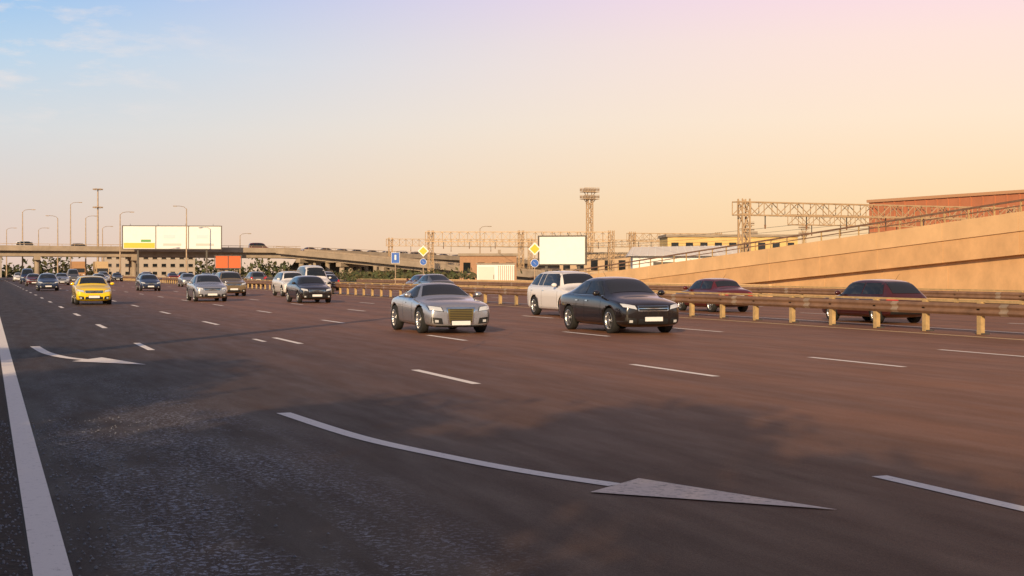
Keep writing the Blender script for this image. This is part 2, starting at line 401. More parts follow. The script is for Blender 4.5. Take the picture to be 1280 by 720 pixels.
    def patch(ax,q,m,nu=6,nv=4,off=.008):
        idx={};vs=[]
        for j in range(nv+1):
            for i in range(nu+1):
                u=i/nu;v=j/nv
                a=lerp(lerp(q[0][0],q[1][0],u),lerp(q[3][0],q[2][0],u),v); b_=lerp(lerp(q[0][1],q[1][1],u),lerp(q[3][1],q[2][1],u),v)
                p,nn,d=hit(ax,a,b_)
                if p is None: continue
                if nn.dot(d)>0: nn=-nn
                idx[(i,j)]=len(vs); vs.append(p+nn*off)
        fs=[]
        for j in range(nv):
            for i in range(nu):
                ks=[(i,j),(i+1,j),(i+1,j+1),(i,j+1)]
                if all(k in idx for k in ks): fs.append([idx[k] for k in ks])
        F.add(vs,fs,m,True)
    Y=lambda s:-L/2+s*L
    hw=W/2
    # glass
    c2=c+.012; tw=rt/.685
    patch('t',[(-.74*hw,Y(c2)),(.74*hw,Y(c2)),(.60*tw*hw,Y(rf-.008)),(-.60*tw*hw,Y(rf-.008))],GLASS,10,6)
    patch('t',[(-.60*tw*hw,Y(rr+.012)),(.60*tw*hw,Y(rr+.012)),(.66*tw*hw,Y(tl-.012 if not cp else tl-.05)),(-.66*tw*hw,Y(tl-.012 if not cp else tl-.05))],GLASS,10,6)
    # rear screen also visible from behind on steep tailgates
    if rr>.8: patch('r',[(-.66*hw,dk-.02),(.66*hw,dk-.02),(.56*hw,H-.11),(-.56*hw,H-.11)],GLASS,10,5,.010)
    zt=H-.125 if not cp else H-.105; zl=bt+.055 if not cp else bt+.045
    for ax in 'LR':
        mid=lerp(rf,rr,.50) if not P['two'] else lerp(rf,rr,.85)
        fa=lerp(c,rf,.30); ft=rf+.002
        patch(ax,[(Y(fa),zl),(Y(mid-.006),zl+.01),(Y(mid-.006),zt),(Y(ft),zt)],GLASS,6,5)
        re=lerp(rr,tl,.42)if tn not in('van',) else .9
        if tn in('suv','van'):
            patch(ax,[(Y(mid+.006),zl+.01),(Y(rr-.16),zl+.015),(Y(rr-.16),zt),(Y(mid+.006),zt)],GLASS,5,5)
            patch(ax,[(Y(rr-.145),zl+.015),(Y(rr+.01),zl+.04),(Y(rr-.015),zt),(Y(rr-.145),zt)],GLASS,5,5)
        elif P['two']:
            patch(ax,[(Y(mid+.008),zl+.01),(Y(re),zl+.04),(Y(rr+.04),zt-.06),(Y(mid+.008),zt-.01)],GLASS,5,5)
        else:
            patch(ax,[(Y(mid+.006),zl+.01),(Y(re),zl+.02),(Y(rr-.005),zt),(Y(mid+.006),zt)],GLASS,6,5)
        # seams, handles, sill
        for sx_ in ((fa+.01,mid,lerp(mid,rr,.92)) if not P['two'] else (fa+.01,mid)):
            patch(ax,[(Y(sx_)-.006,zb+.12),(Y(sx_)+.006,zb+.12),(Y(sx_)+.006,bt-.005),(Y(sx_)-.006,bt-.005)],SEAM,1,6,.003)
        for sx_ in ((mid-.035,lerp(mid,rr,.85)) if not P['two'] else (mid-.04,)):
            patch(ax,[(Y(sx_)-.08,bt-.13),(Y(sx_)+.08,bt-.13),(Y(sx_)+.08,bt-.10),(Y(sx_)-.08,bt-.10)],CHROME if tn!='oldsedan' else BLACK,3,1,.02)
        y0,y1=yf+r+.08,yr-r-.08
        patch(ax,[(y0,zb+.03),(y1,zb+.03),(y1,zb+.13),(y0,zb+.13)],BLACK,6,1,.006)
        patch(ax,[(Y(fa),zl-.03),(Y(re),zl-.02),(Y(re),zl-.008),(Y(fa),zl-.018)],CHROME if tn in('sedan','suv') else SEAM,8,1,.009)
        if tn in('oldsedan','oldhatch'): patch(ax,[(Y(.05),.52),(Y(.95),.52),(Y(.95),.57),(Y(.05),.57)],BLACK,14,1,.012)
    # mirrors
    for sg in (-1,1):
        F.ell((sg*(hw+.085),Y(lerp(c,rf,.42)),bt+.10),(.11,.07,.075),PAINT0)
        F.beam((sg*(hw-.06),Y(lerp(c,rf,.45)),bt+.03),(sg*(hw+.06),Y(lerp(c,rf,.42)),bt+.07),.05,.04,BLACK)
    # front end
    for sg in (-1,1):
        if tn.startswith('old'):
            patch('f',[(sg*.55*hw,ns-.17),(sg*.88*hw,ns-.17),(sg*.88*hw,ns-.03),(sg*.55*hw,ns-.03)],LAMP,4,3)
        elif cp:
            patch('f',[(sg*.50*hw,ns-.13),(sg*.90*hw,ns-.09),(sg*.92*hw,ns+.035),(sg*.56*hw,ns-.01)],SEAM,6,3,.006)
            patch('f',[(sg*.53*hw,ns-.115),(sg*.88*hw,ns-.08),(sg*.89*hw,ns+.02),(sg*.58*hw,ns-.02)],LAMP,6,3,.012)
        else:
            patch('f',[(sg*.50*hw,ns-.13),(sg*.91*hw,ns-.06),(sg*.93*hw,ns+.05),(sg*.56*hw,ns-.01)],SEAM,6,3,.006)
            patch('f',[(sg*.53*hw,ns-.115),(sg*.89*hw,ns-.05),(sg*.91*hw,ns+.035),(sg*.58*hw,ns-.02)],LAMP,6,3,.012)
        patch('f',[(sg*.52*hw,zb+.09),(sg*.86*hw,zb+.12),(sg*.86*hw,zb+.28),(sg*.56*hw,zb+.25)],BLACK,4,3,.006)
        patch('f',[(sg*.66*hw,zb+.14),(sg*.76*hw,zb+.145),(sg*.76*hw,zb+.21),(sg*.66*hw,zb+.205)],LAMP,3,3,.014)
    if cp:
        patch('f',[(-.37*hw,zb+.08),(.37*hw,zb+.08),(.43*hw,ns-.02),(-.43*hw,ns-.02)],CHROME,8,6,.010)
        patch('f',[(-.33*hw,zb+.115),(.33*hw,zb+.115),(.39*hw,ns-.055),(-.39*hw,ns-.055)],GOLD,8,6,.016)
        for k in range(9):
            zz=zb+.15+k*.045
            if zz<ns-.08: patch('f',[(-.33*hw,zz),(.33*hw,zz),(.33*hw,zz+.016),(-.33*hw,zz+.016)],BLACK,6,1,.019)
        patch('f',[(-.9*hw,zb+.03),(.9*hw,zb+.03),(.88*hw,zb+.06),(-.88*hw,zb+.06)],BLACK,10,1,.02)
    elif tn.startswith('old'):
        patch('f',[(-.52*hw,ns-.16),(.52*hw,ns-.16),(.52*hw,ns-.04),(-.52*hw,ns-.04)],BLACK,8,2,.008)
        patch('f',[(-.92*hw,.40),(.92*hw,.40),(.92*hw,.53),(-.92*hw,.53)],BLACK,14,2,.04)
    else:
        patch('f',[(-.48*hw,ns-.16),(.48*hw,ns-.16),(.50*hw,ns-.02),(-.50*hw,ns-.02)],CHROME,8,3,.008)
        patch('f',[(-.455*hw,ns-.145),(.455*hw,ns-.145),(.475*hw,ns-.035),(-.475*hw,ns-.035)],BLACK,8,3,.014)
        patch('f',[(-.47*hw,ns-.098),(.47*hw,ns-.098),(.47*hw,ns-.082),(-.47*hw,ns-.082)],CHROME,8,1,.018)
        patch('f',[(-.50*hw,zb+.10),(.50*hw,zb+.10),(.46*hw,zb+.24),(-.46*hw,zb+.24)],BLACK,8,3,.008)
    pz=.40 if tn!='suv' else .48
    if cp: pz=.29
    p,_,_=hit('f',0,pz)
    F.box((0,p.y-.03,pz+.0),(.52,.012,.112),PLATE)
    F.box((0,p.y-.022,pz+.0),(.55,.012,.14),BLACK)
    # rear end
    for sg in (-1,1):
        if tn in('suv','van','hatch'):
            patch('r',[(sg*.66*hw,ns+.0),(sg*.90*hw,ns+.0),(sg*.88*hw,bt+.02),(sg*.72*hw,bt+.0)],RED,4,5,.012)
        else:
            patch('r',[(sg*.56*hw,ns-.10),(sg*.86*hw,ns-.10),(sg*.86*hw,ns+.07),(sg*.56*hw,ns+.07)],RED,5,4,.012)
            patch('L' if sg<0 else 'R',[(Y(.94),ns-.08),(Y(.99),ns-.08),(Y(.985),ns+.08),(Y(.94),ns+.08)],RED,2,3,.01)
    patch('r',[(-.85*hw,zb+.14),(.85*hw,zb+.14),(.85*hw,zb+.24),(-.85*hw,zb+.24)],BLACK,12,2,.012)
    p,_,_=hit('r',0,ns-.08)
    F.box((0,p.y+.02,ns-.08),(.52,.012,.112),PLATE)
    if tn in('suv',):
        for sg in (-1,1):
            F.beam((sg*.56*hw,Y(rf+.04),H+.05),(sg*.56*hw,Y(rr-.04),H+.05),.035,.03,STEEL)
            for s_ in (rf+.05,lerp(rf,rr,.5),rr-.05): F.box((sg*.56*hw,Y(s_),H+.015),(.035,.06,.08),STEEL)
    if not cp: F.cyl((0,Y(rr-.03),H-.02),(0,Y(rr+.02),H+.16),.006,.003,BLACK,5)
    fit=F.mesh('car_fittings_'+tn)
    # wheel
    Wm=MB()
    prof=[(.10,r*.66),(.108,r*.74),(.105,r*.93),(.085,r),(-.085,r),(-.105,r*.93),(-.108,r*.7),(-.1,r*.6)]
    def lathe(prof,m,n=28,caps=False):
        vs=[(a,q*math.cos(2*math.pi*i/n),q*math.sin(2*math.pi*i/n)) for a,q in prof for i in range(n)]
        Wm.add(vs,[(j*n+i,j*n+(i+1)%n,(j+1)*n+(i+1)%n,(j+1)*n+i) for j in range(len(prof)-1) for i in range(n)],m,True)
    lathe(prof,TYRE)
    lathe([(.10,r*.66),(.112,r*.69),(.104,r*.62),(.05,r*.60)],RIM)
    lathe([(.05,r*.60),(.04,.001)],SEAM)
    lathe([(.06,r*.16),(.105,r*.14),(.11,.001)],RIM)
    ns_=10 if cp else (5 if tn!='sedan' else 7)
    for i in range(ns_):
        t=2*math.pi*i/ns_
        cw=.03 if ns_>5 else .055
        Wm.beam((.092,r*.10*math.cos(t),r*.10*math.sin(t)),(.098,r*.65*math.cos(t),r*.65*math.sin(t)),cw,.025,RIM)
    wm=Wm.mesh('wheel_'+tn)
    return dict(body=body,fit=fit,wheel=wm,yf=yf,yr=yr,P=P)
BT={}
def paint(name,col,metal=.3,rough=.28):
    return mat('car_paint_'+name,col,rough,metal,1.0)
def car(name,tn,pm,x,y,away=False,yaw=0,z=.004):
    if tn not in BT: BT[tn]=build_type(tn)
    B=BT[tn]; e=empty(name,(x,y,z),(math.pi if away else 0)+yaw)
    for nm,me in (('body',B['body']),('glass_and_lamps',B['fit'])):
        o=place(nm,me,e)
        for i,sl in enumerate(o.material_slots):
            if me.materials[i]==PAINT0: sl.link='OBJECT'; sl.material=pm
    hw=B['P']['W']/2-.115; r=B['P']['r']
    for i,(sx_,yy) in enumerate(((1,B['yf']),(-1,B['yf']),(1,B['yr']),(-1,B['yr']))):
        place('wheel_%d'%(i+1),B['wheel'],e,(sx_*hw,yy,r),0 if sx_>0 else math.pi)
    return e
SIL=paint('silver',(.50,.50,.52),.75,.25); BLK=paint('black',(.012,.009,.008),.0,.2); WHT=paint('white',(.80,.77,.75),0,.3)
YLW=paint('yellow',(.92,.62,.01),0,.3); NAV=paint('navy',(.015,.03,.08),.2); BRZ=paint('bronze',(.30,.22,.12),.6); DRD=paint('dark_red',(.10,.010,.008),.1)
GRY=paint('grey',(.12,.12,.13),.4); DGR=paint('maroon',(.06,.010,.008),.1)
random.seed(21)
car('silver_coupe','coupe',SIL,11.75,36.2)
car('black_sedan','sedan',BLK,16.45,34.5)
car('white_suv','suv',WHT,20.45,47.0)
car('black_crossover','hatch',BLK,16.3,73.0)
car('silver_sedan','sedan',SIL,11.65,78.6)
car('yellow_hatchback','hatch',YLW,5.0,73.2)
car('bronze_suv','suv',BRZ,15.6,95)
car('white_suv','suv',WHT,19.5,93)
car('white_van','van',WHT,22.6,100)
car('navy_sedan','sedan',NAV,5.0,128)
car('navy_sedan','hatch',NAV,13.2,123)
car('maroon_hatchback','oldhatch',DGR,27.3,37.6,True)
car('dark_red_sedan','oldsedan',DRD,28.4,50.2,True)
car('dark_sedan','sedan',GRY,28.2,88,True)
cols=[SIL,BLK,WHT,NAV,GRY,BRZ,DRD,BLK,DRD,GRY]
tps=['sedan','hatch','suv','van','sedan','suv']
for X,ys in {5.0:[170,205,250],8.8:[180,235],12.8:[170,225],16.8:[160,215],21.0:[155,200,250]}.items():
    for Y_ in ys:
        car('car',random.choice(tps),random.choice(cols),X+random.uniform(-.3,.3),Y_+random.uniform(-4,4))
for X,ys in {28.2:[118,150,190,230],32.2:[104,137,175,210,250]}.items():
    for Y_ in ys: car('car',random.choice(tps),random.choice(cols),X,Y_+random.uniform(-4,4),True)

# box truck
def box_truck(x,y,colm,away=False):
    e=empty('box_truck',(x,y,.004),math.pi if away else 0)
    b=MB(); b.box((0,-3.1,1.55),(2.3,1.8,2.1),colm); b.box((0,-3.15,2.75),(2.1,1.3,.4),colm)
    b.box((0,-4.02,1.95),(2.05,.04,.8),GLASS); b.box((0,-4.03,.75),(2.3,.12,.4),BLACK)
    for sg in(-1,1):
        b.box((sg*.85,-4.03,1.15),(.35,.05,.2),LAMP); b.box((sg*1.155,-3.2,1.95),(.02,.9,.7),GLASS); b.box((sg*1.35,-3.9,2.0),(.12,.1,.5),BLACK)
    b.obj('cab',e,bevel=.06)
    c=MB(); c.box((0,1.0,2.35),(2.45,6.0,2.7),colm); c.box((0,1.0,.85),(1.0,7.5,.25),STEELD); c.obj('cargo_box',e,bevel=.03)
    d=MB()
    for yy in(-3.0,2.6):
        for sg in(-1,1):
            d.cyl((sg*.8,yy,.48),(sg*1.12,yy,.48),.48,.48,TYRE,20); d.cyl((sg*1.0,yy,.48),(sg*1.14,yy,.48),.26,.22,RIM,14)
    d.obj('wheels',e)
box_truck(20.8,278,mat('truck_tan',(.5,.36,.2),.5)); box_truck(16.6,280,mat('truck_brown',(.4,.22,.1),.5))

# ------------------------------------------------------------ ramp with retaining wall
def ramp_top(y): return 4.75-.0625*(y-56)
rw=MB(); X0=50.0
ys=[14+6*i for i in range(20)]
for a,b in zip(ys[:-1],ys[1:]):
    g=.018
    ta,tb=ramp_top(a),ramp_top(b)
    def prism(xa,xb,y0,y1,z0a,z0b,z1a,z1b,m):
        rw.add([(xa,y0,z0a),(xb,y0,z0a),(xb,y1,z0b),(xa,y1,z0b),(xa,y0,z1a),(xb,y0,z1a),(xb,y1,z1b),(xa,y1,z1b)],
               [(0,3,2,1),(4,5,6,7),(0,1,5,4),(1,2,6,5),(2,3,7,6),(3,0,4,7)],m)
    if tb<.15: break
    la,lb=ta-2.2,tb-2.2
    if la>0 or lb>0: prism(X0,X0+.5,a+g,b-g,-.1,-.1,max(la,.0),max(lb,.0),CONC)
    prism(X0-.35,X0+.15,a+g,b-g,max(la,-.1),max(lb,-.1),ta-1.0,tb-1.0,CONC)
    prism(X0-.42,X0-.06,a+.012,b-.012,max(ta-.997,-.1),max(tb-.997,-.1),ta,tb,CONCL)
    prism(X0+.16,X0+11,a,b,-.1,-.1,max(ta-1.1,-.05),max(tb-1.1,-.05),CONCG)
    prism(X0+11.01,X0+11.4,a,b,-.1,-.1,ta,tb,CONCG)
rw.obj('ramp_retaining_wall')
hr=MB()
y=14
while y<124:
    z=ramp_top(y); hr.box((X0-.24,y,z+.3),(.07,.07,.6),POSTY); y+=2
hr.beam((X0-.24,14,ramp_top(14)+.6),(X0-.24,124,ramp_top(124)+.6),.09,.10,RAIL)
hr.beam((X0-.24,14,ramp_top(14)+.32),(X0-.24,124,ramp_top(124)+.32),.04,.06,RAIL)
hr.obj('ramp_railing')

# ------------------------------------------------------------ lattice structures
def truss(b,p,q,w,h,m,seg=1.6,t=.11):
    p=Vector(p);q=Vector(q);d=(q-p);L=d.length;d.normalize()
    up=Vector((0,0,1)) if abs(d.z)<.9 else Vector((0,1,0)); r=d.cross(up).normalized(); u=r.cross(d).normalized()
    cs=[(-1,-1),(1,-1),(1,1),(-1,1)]
    off=[r*(i*w/2)+u*(j*h/2) for i,j in cs]
    for o in off: b.beam(p+o,q+o,t,t,m)
    n=max(1,int(L/seg))
    for k in range(n):
        a=p+d*(L*k/n); c=p+d*(L*(k+1)/n)
        for i in range(4):
            j=(i+1)%4
            if k%2: b.beam(a+off[i],c+off[j],t*.6,t*.6,m)
            else: b.beam(a+off[j],c+off[i],t*.6,t*.6,m)
            b.beam(a+off[i],a+off[j],t*.6,t*.6,m)
def gantry(x0,x1,y,y2,z0,z1,cols,dep=.9):
    e=empty('railway_gantry',(0,0,0))
    b=MB(); zc=(z0+z1)/2; h=z1-z0
    truss(b,(x0-1,y,zc),(x1,y2,zc),dep,h,TRUSS,1.5); b.obj('cross_truss',e)
    c=MB()
    for t in cols:
        px,py=lerp(x0,x1,t),lerp(y,y2,t)
        truss(c,(px,py,0),(px,py,z1+.3),.8,.8,TRUSS,1.3,.12)
        c.box((px,py,.2),(1.3,1.3,.5),CONCG)
    c.obj('lattice_columns',e)
    d=MB()
    for k in range(7):
        t=(k+.5)/7; px,py=lerp(x0,x1,t),lerp(y,y2,t)
        d.beam((px,py,z0),(px,py,z0-.9),.08,.08,STEELD); d.cyl((px,py,z0-.9),(px,py,z0-1.3),.1,.06,mat('insulator',(.25,.12,.06),.3),8)
    d.obj('insulators',e)
gantry(67.5,101,113.3,114.7,7.1,8.35,(0,1))
gantry(92,122,142,143,7.4,8.6,(1,))
gantry(76,107,238.5,226.6,7.2,9.0,(0,.5,1))
gantry(111,128,226,224,7.3,8.8,(0,1))
gantry(86,150,300,288,7.6,9.2,(0,.5,1))
wr=MB()
for xx in (74,79,85,91):
    for y0,y1 in ((114,232),):
        pts=[(xx,lerp(y0,y1,k/12),6.3-1.0*math.sin(math.pi*k/12)) for k in range(13)]
        for a,b in zip(pts[:-1],pts[1:]): wr.beam(a,b,.03,.03,STEELD)
wr.obj('catenary_wires')

# floodlight mast
def flood(x,y,h,s=1.0,name='floodlight_mast'):
    e=empty(name,(x,y,0)); b=MB(); truss(b,(0,0,0),(0,0,h-2.5),1.3*s,1.3*s,TRUSS,2,.22*s)
    b.obj('lattice_mast',e); c=MB()
    for k,zz in enumerate((h-2.6,h-.6)):
        c.box((0,0,zz),(4.4*s,3*s,.18),TRUSS)
        for i in range(6):
            c.box(((i-2.5)*.78*s,-1.3*s,zz+.6),(.5*s,.4,.6*s),STEEL); c.box(((i-2.5)*.78*s,1.3*s,zz+.6),(.5*s,.4,.6*s),STEEL)
        for sg in (-1,1):
            c.beam((-2.2*s,sg*1.5*s,zz+1.1),(2.2*s,sg*1.5*s,zz+1.1),.1,.1,TRUSS)
            c.beam((sg*1.7*s,0,zz),(sg*.5*s,0,zz-1.6),.15,.15,TRUSS)
    for sg in(-1,1): c.beam((sg*.6*s,0,h-2.6),(sg*.6*s,0,h-.6),.15,.15,TRUSS)
    c.obj('lamp_platform',e)
flood(157,346.6,24.6,1.05)
flood(225,375,17,.7); flood(262,400,17,.7)

# ------------------------------------------------------------ billboards & signs
def billboard(x,y,w,z0,z1,rz,n=1,name='billboard',face=None,yellow=False,legs=2):
    e=empty(name,(x,y,0),rz); pw=w/n
    f=MB()
    for i in range(n):
        cx=-w/2+pw*(i+.5)
        f.box((cx,0,(z0+z1)/2),(pw-.12,.18,z1-z0),face or WHITE)
        if yellow and i==0:
            f.box((cx,-.1,z0+.7),(pw-.4,.03,1.1),YEL); f.box((cx+pw*.2,-.12,z0+1.7),(pw*.3,.03,.5),mat('panel_green',(.10,.35,.08),.5))
        if yellow and i>0: f.box((cx,-.1,z0+.9),(pw*.55,.03,.5),mat('panel_grey',(.55,.55,.52),.5)); f.box((cx-.6,-.1,z0+2.6),(pw*.35,.03,.8),mat('panel_pale',(.66,.68,.72),.5))
    f.obj('panel',e)
    g=MB(); d=.16
    for zz in(z0-d/2,z1+d/2): g.box((0,0,zz),(w+2*d,.3,d),STEELD)
    for sg in(-1,1): g.box((sg*(w/2+d/2),0,(z0+z1)/2),(d,.3,z1-z0),STEELD)
    for i in range(1,n): g.box((-w/2+pw*i,-.02,(z0+z1)/2),(.14,.3,z1-z0),STEELD)
    for i in range(legs):
        px=0 if legs==1 else lerp(-w*.35,w*.35,i/(legs-1)); g.box((px,.35,(z0+z1)/4+.2),(.35,.35,(z0+z1)/2+.4),STEELD)
    for i in range(4): g.beam((lerp(-w*.42,w*.42,i/3),.2,z1),(lerp(-w*.42,w*.42,i/3),-1.0,z1+.5),.05,.05,STEELD)
    g.obj('frame',e)
billboard(36.8,296.7,20.5,6.6,11.4,math.radians(-14),3,yellow=True)
billboard(70.6,164.6,6.2,2.7,6.3,math.radians(-34))
billboard(41.3,252,4.6,2.4,4.6,math.radians(-10),2,face=ORANGE)

def sign_pole(x,y,items,h,name='traffic_sign'):
    e=empty(name,(x,y,0),-math.radians(18)); p=MB(); p.cyl((0,.06,0),(0,.06,h),.045,.04,STEEL,10); p.obj('pole',e)
    b=MB()
    for kind,z,s in items:
        if kind=='diamond':
            R=Matrix.Rotation(math.radians(45),3,'Y'); b.box((0,0,z),(s,.02,s),WHITE,R); b.box((0,-.014,z),(s*.74,.012,s*.74),YEL,R)
        elif kind=='round':
            b.cyl((0,.0,z),(0,-.02,z),s/2,s/2,WHITE,24); b.cyl((0,-.0201,z),(0,-.028,z),s*.45,s*.45,BLUE,24)
            b.beam((-s*.18,-.034,z+s*.18),(s*.16,-.034,z-s*.16),.09*s,.012,WHITE)
        elif kind=='rect':
            b.box((0,0,z),(s,.02,s*1.3),WHITE); b.box((0,-.014,z),(s*.92,.012,s*1.22),BLUE); b.box((0,-.024,z+.05),(s*.2,.01,s*.6),WHITE)
    b.obj('plates',e)
sign_pole(37.6,92.8,[('diamond',3.35,.68),('round',2.3,.62)],3.8)
sign_pole(35.9,114.8,[('diamond',3.5,.70),('round',2.55,.6)],3.9)
sign_pole(36.4,125.3,[('rect',3.0,.8)],3.5)
sign_pole(37.0,118,[('round',1.1,.7)],1.5)

# storage container
e=empty('storage_container',(44.3,119,0),math.radians(-20)); b=MB(); b.box((0,0,1.25),(3.5,2.3,2.2),WHITE); b.obj('shell',e,bevel=.03)
c=MB()
for k in range(9): c.box((.25+k*.18,-1.17,1.25),(.07,.04,2.0),mat('panel_dark',(.45,.38,.32),.6))  # ribs in a darker tone on the right half of the shell
c.box((-.9,-1.165,1.2),(1.5,.03,1.9),mat('panel_door',(.72,.66,.60),.6)); c.box((-.2,-1.2,1.2),(.05,.05,.4),STEELD); c.box((0,0,.07),(3.6,2.4,.14),STEELD); c.box((0,0,2.42),(3.7,2.5,.12),CONCG)
c.obj('doors_and_ribs',e)

# concrete barrier
cb=MB()
for k in range(26):
    y=66+k*3.0; x=41.0+.03*k
    pr=[(-.3,0),(.3,0),(.3,.1),(.12,.35),(.08,.95),(-.08,.95),(-.12,.35),(-.3,.1)]
    vs=[(x+a,yy,z) for yy in (y,y+2.96) for a,z in pr]; n=8
    cb.add(vs,[(i,(i+1)%n,n+(i+1)%n,n+i) for i in range(n)]+[tuple(range(n))[::-1],tuple(range(n,2*n))],CONCL)
cb.obj('concrete_barrier')

# ------------------------------------------------------------ overpass
def elevated(name,pts,wd,thick,pier_every,m=CONCG):
    e=empty(name); b=MB(); r=MB(); p=MB()
    for (a,c) in zip(pts[:-1],pts[1:]):
        a=Vector(a);c=Vector(c); d=(c-a); Lh=math.hypot(d.x,d.y); n=Vector((-d.y,d.x,0)).normalized()
        def pr(o0,o1,z0,z1,mm,B):
            vs=[q+n*o+Vector((0,0,z)) for q in(a,c) for o,z in((o0,z0),(o1,z0),(o1,z1),(o0,z1))]
            B.add(vs,[(0,1,2,3),(7,6,5,4),(0,4,5,1),(1,5,6,2),(2,6,7,3),(3,7,4,0)],mm)
        pr(-wd/2,wd/2,-thick*.45,-.9,m,b); pr(-wd/2+1.2,wd/2-1.2,-thick-.6,-thick*.45-.01,CONCG,b)
        pr(-wd/2-.15,-wd/2+.12,-1.05,0,CONCG,b); pr(wd/2-.12,wd/2+.15,-1.05,0,CONCG,b)
        pr(-wd/2-.05,-wd/2+.02,.35,.45,STEEL,r); pr(-wd/2-.05,-wd/2+.02,.02,.06,STEEL,r)
        k=0
        while k*2.5<Lh:
            q=a+d*(k*2.5/Lh)-n*(wd/2+.015); r.box(q+Vector((0,0,.2)),(.08,.08,.44),STEEL); k+=1
        k=0
        while k*pier_every<Lh:
            q=a+d*((k+.5)*pier_every/Lh); zt=q.z-thick-.6
            ang=math.atan2(d.y,d.x); R=Matrix.Rotation(ang,3,'Z')
            if zt>1.2:
                p.box((q.x,q.y,zt-.4),(1.4,wd*.85,.78),CONCG,R)
                for o in(-wd*.3,0,wd*.3):
                    s=q+n*o; p.cyl((s.x,s.y,0),(s.x,s.y,zt-.8),.55,.55,CONCG,14)
            k+=1
    b.obj('deck',e); r.obj('railing',e); p.obj('piers',e)
elevated('overpass_bridge',[(-110,318,7.0),(-20,312,7.3),(66,310,7.0)],14,1.6,20)
elevated('elevated_road',[(66.2,312,6.9),(110,330,5.6),(150,352,4.3),(210,390,2.6)],12,1.5,14)
elevated('access_ramp',[(60,286,6.6),(74,262,4.6),(86,236,2.6),(96,212,1.2)],8,1.2,12)
# traffic on the elevated roads
for k in range(10):
    t=k/9; x=lerp(70,108,t); y=lerp(313.5,329,t); z=lerp(6.85,5.65,t)-.9
    car('car',random.choice(tps),random.choice(cols),x,y,yaw=math.radians(-67),z=z)
for k in range(6):
    t=k/5; car('car',random.choice(tps),random.choice(cols),lerp(112,148,t),lerp(331,351,t),yaw=math.radians(-61),z=lerp(5.5,4.35,t)-.9)
for x in (-5,8,19,47,58): car('car',random.choice(tps),random.choice(cols),x,311,yaw=math.radians(90),z=6.2)
# embankment under the elevated road
em=MB()
em.add([(62,306,0),(130,330,0),(190,372,0),(68,316,5.0),(110,336,3.9),(150,356,2.6),(200,392,0)],[(0,1,4,3),(1,2,5,4),(2,6,5)],GROUND); em.obj('embankment')

# ------------------------------------------------------------ street lamps
def lamp(x,y,h,z0=0,arms=(1,),rz=0,name='street_lamp',r=.11):
    b=MB(); b.cyl((0,0,0),(0,0,h),r*1.2,r*.55,STEEL,10); b.cyl((0,0,0),(0,0,.5),r*1.8,r*1.7,STEELD,10)
    for sg in arms:
        pts=[(0,0,h-.1),(sg*.5,0,h+.35),(sg*1.3,0,h+.5),(sg*2.0,0,h+.5)]
        for a,c in zip(pts[:-1],pts[1:]): b.cyl(a,c,.05,.05,STEEL,8)
        b.box((sg*2.3,0,h+.48),(.8,.3,.14),STEEL); b.box((sg*2.3,0,h+.40),(.6,.22,.04),WHITE)
    return b.obj(name,None,(x,y,z0),rz)
lamp(-1.3,25.0,16,arms=(1,),r=.24)
for (px,top,zc,arms) in ((28,262,300,(1,)),(88,253,330,(1,)),(72,270,320,(-1,)),(107,270,310,(1,)),(150,265,270,(1,)),(233,258,280,(-1,)),(128,283,360,(1,)),(48,285,360,(1,)),(600,283,300,(1,)),(8,285,380,(1,)),(300,292,330,(1,))):
    xc=(px-640)/1700*zc; x=xc*math.cos(YAW)+zc*math.sin(YAW); y=zc*math.cos(YAW)-xc*math.sin(YAW)
    lamp(x,y,(340-top)/1700*zc+1.2,arms=arms,r=.16)
# tall mast lamp by the overpass
b=MB(); b.cyl((0,0,0),(0,0,21),.28,.14,STEEL,10)
for zz in(16.8,21):
    for k in range(6):
        t=k*math.pi/3; b.beam((0,0,zz),(.9*math.cos(t),.9*math.sin(t),zz),.07,.07,STEEL); b.box((.9*math.cos(t),.9*math.sin(t),zz-.1),(.5,.4,.3),STEEL)
b.obj('high_mast_lamp',None,(24,330,0))

# ------------------------------------------------------------ buildings
def building(name,x,y,rz,w,d,h,m,floors,bays,roofm=CONCG,win=True):
    e=empty(name,(x,y,0),rz); b=MB(); b.box((0,0,h/2),(w,d,h),m)
    if not win:
        k=-w/2+1
        while k<w/2: b.box((k,-d/2-.03,h/2),(.25,.08,h-.1),m); k+=2.0
        b.box((0,-d/2-.06,h*.62),(w,.1,.35),roofm)
    b.obj('walls',e)
    r=MB(); r.box((0,0,h+.2),(w+.5,d+.5,.4),roofm); r.box((w*.2,0,h+.7),(w*.05,d*.3,.6),roofm); r.obj('roof',e)
    if win:
        g=MB()
        for f in range(floors):
            z=(f+.55)*h/floors
            for k in range(bays):
                cx=-w/2+w*(k+.5)/bays
                g.box((cx,-d/2-.02,z),(w/bays*.5,.08,h/floors*.4),GLASS); g.box((cx,-d/2-.06,z-h/floors*.22),(w/bays*.58,.16,.12),roofm)
        g.obj('windows',e)
REDB=mat('red_cladding',(.52,.19,.09),.7,var=.12,vscale=.4); YELB=mat('yellow_render',(.72,.50,.20),.8,var=.12,vscale=.4)
building('red_warehouse',130.5,129,math.radians(-83),72,16,11.6,REDB,3,24,mat('roof_trim',(.55,.30,.16),.6),False)
building('yellow_building',113.6,196,math.radians(-20),21,10,7.3,YELB,2,9)
building('small_brick_building',75,205,math.radians(-20),9,6,4.2,mat('brick_warm',(.42,.24,.14),.8,var=.2),1,4)
building('office_building',45,420,0,26,12,7,mat('render_grey',(.42,.36,.30),.8),3,10)
building('office_building',-6,440,0,20,12,6,mat('render_grey2',(.36,.32,.28),.8),3,8)
building('warehouse',150,300,math.radians(-25),40,14,6.0,mat('render_tan',(.50,.36,.23),.8),1,12)
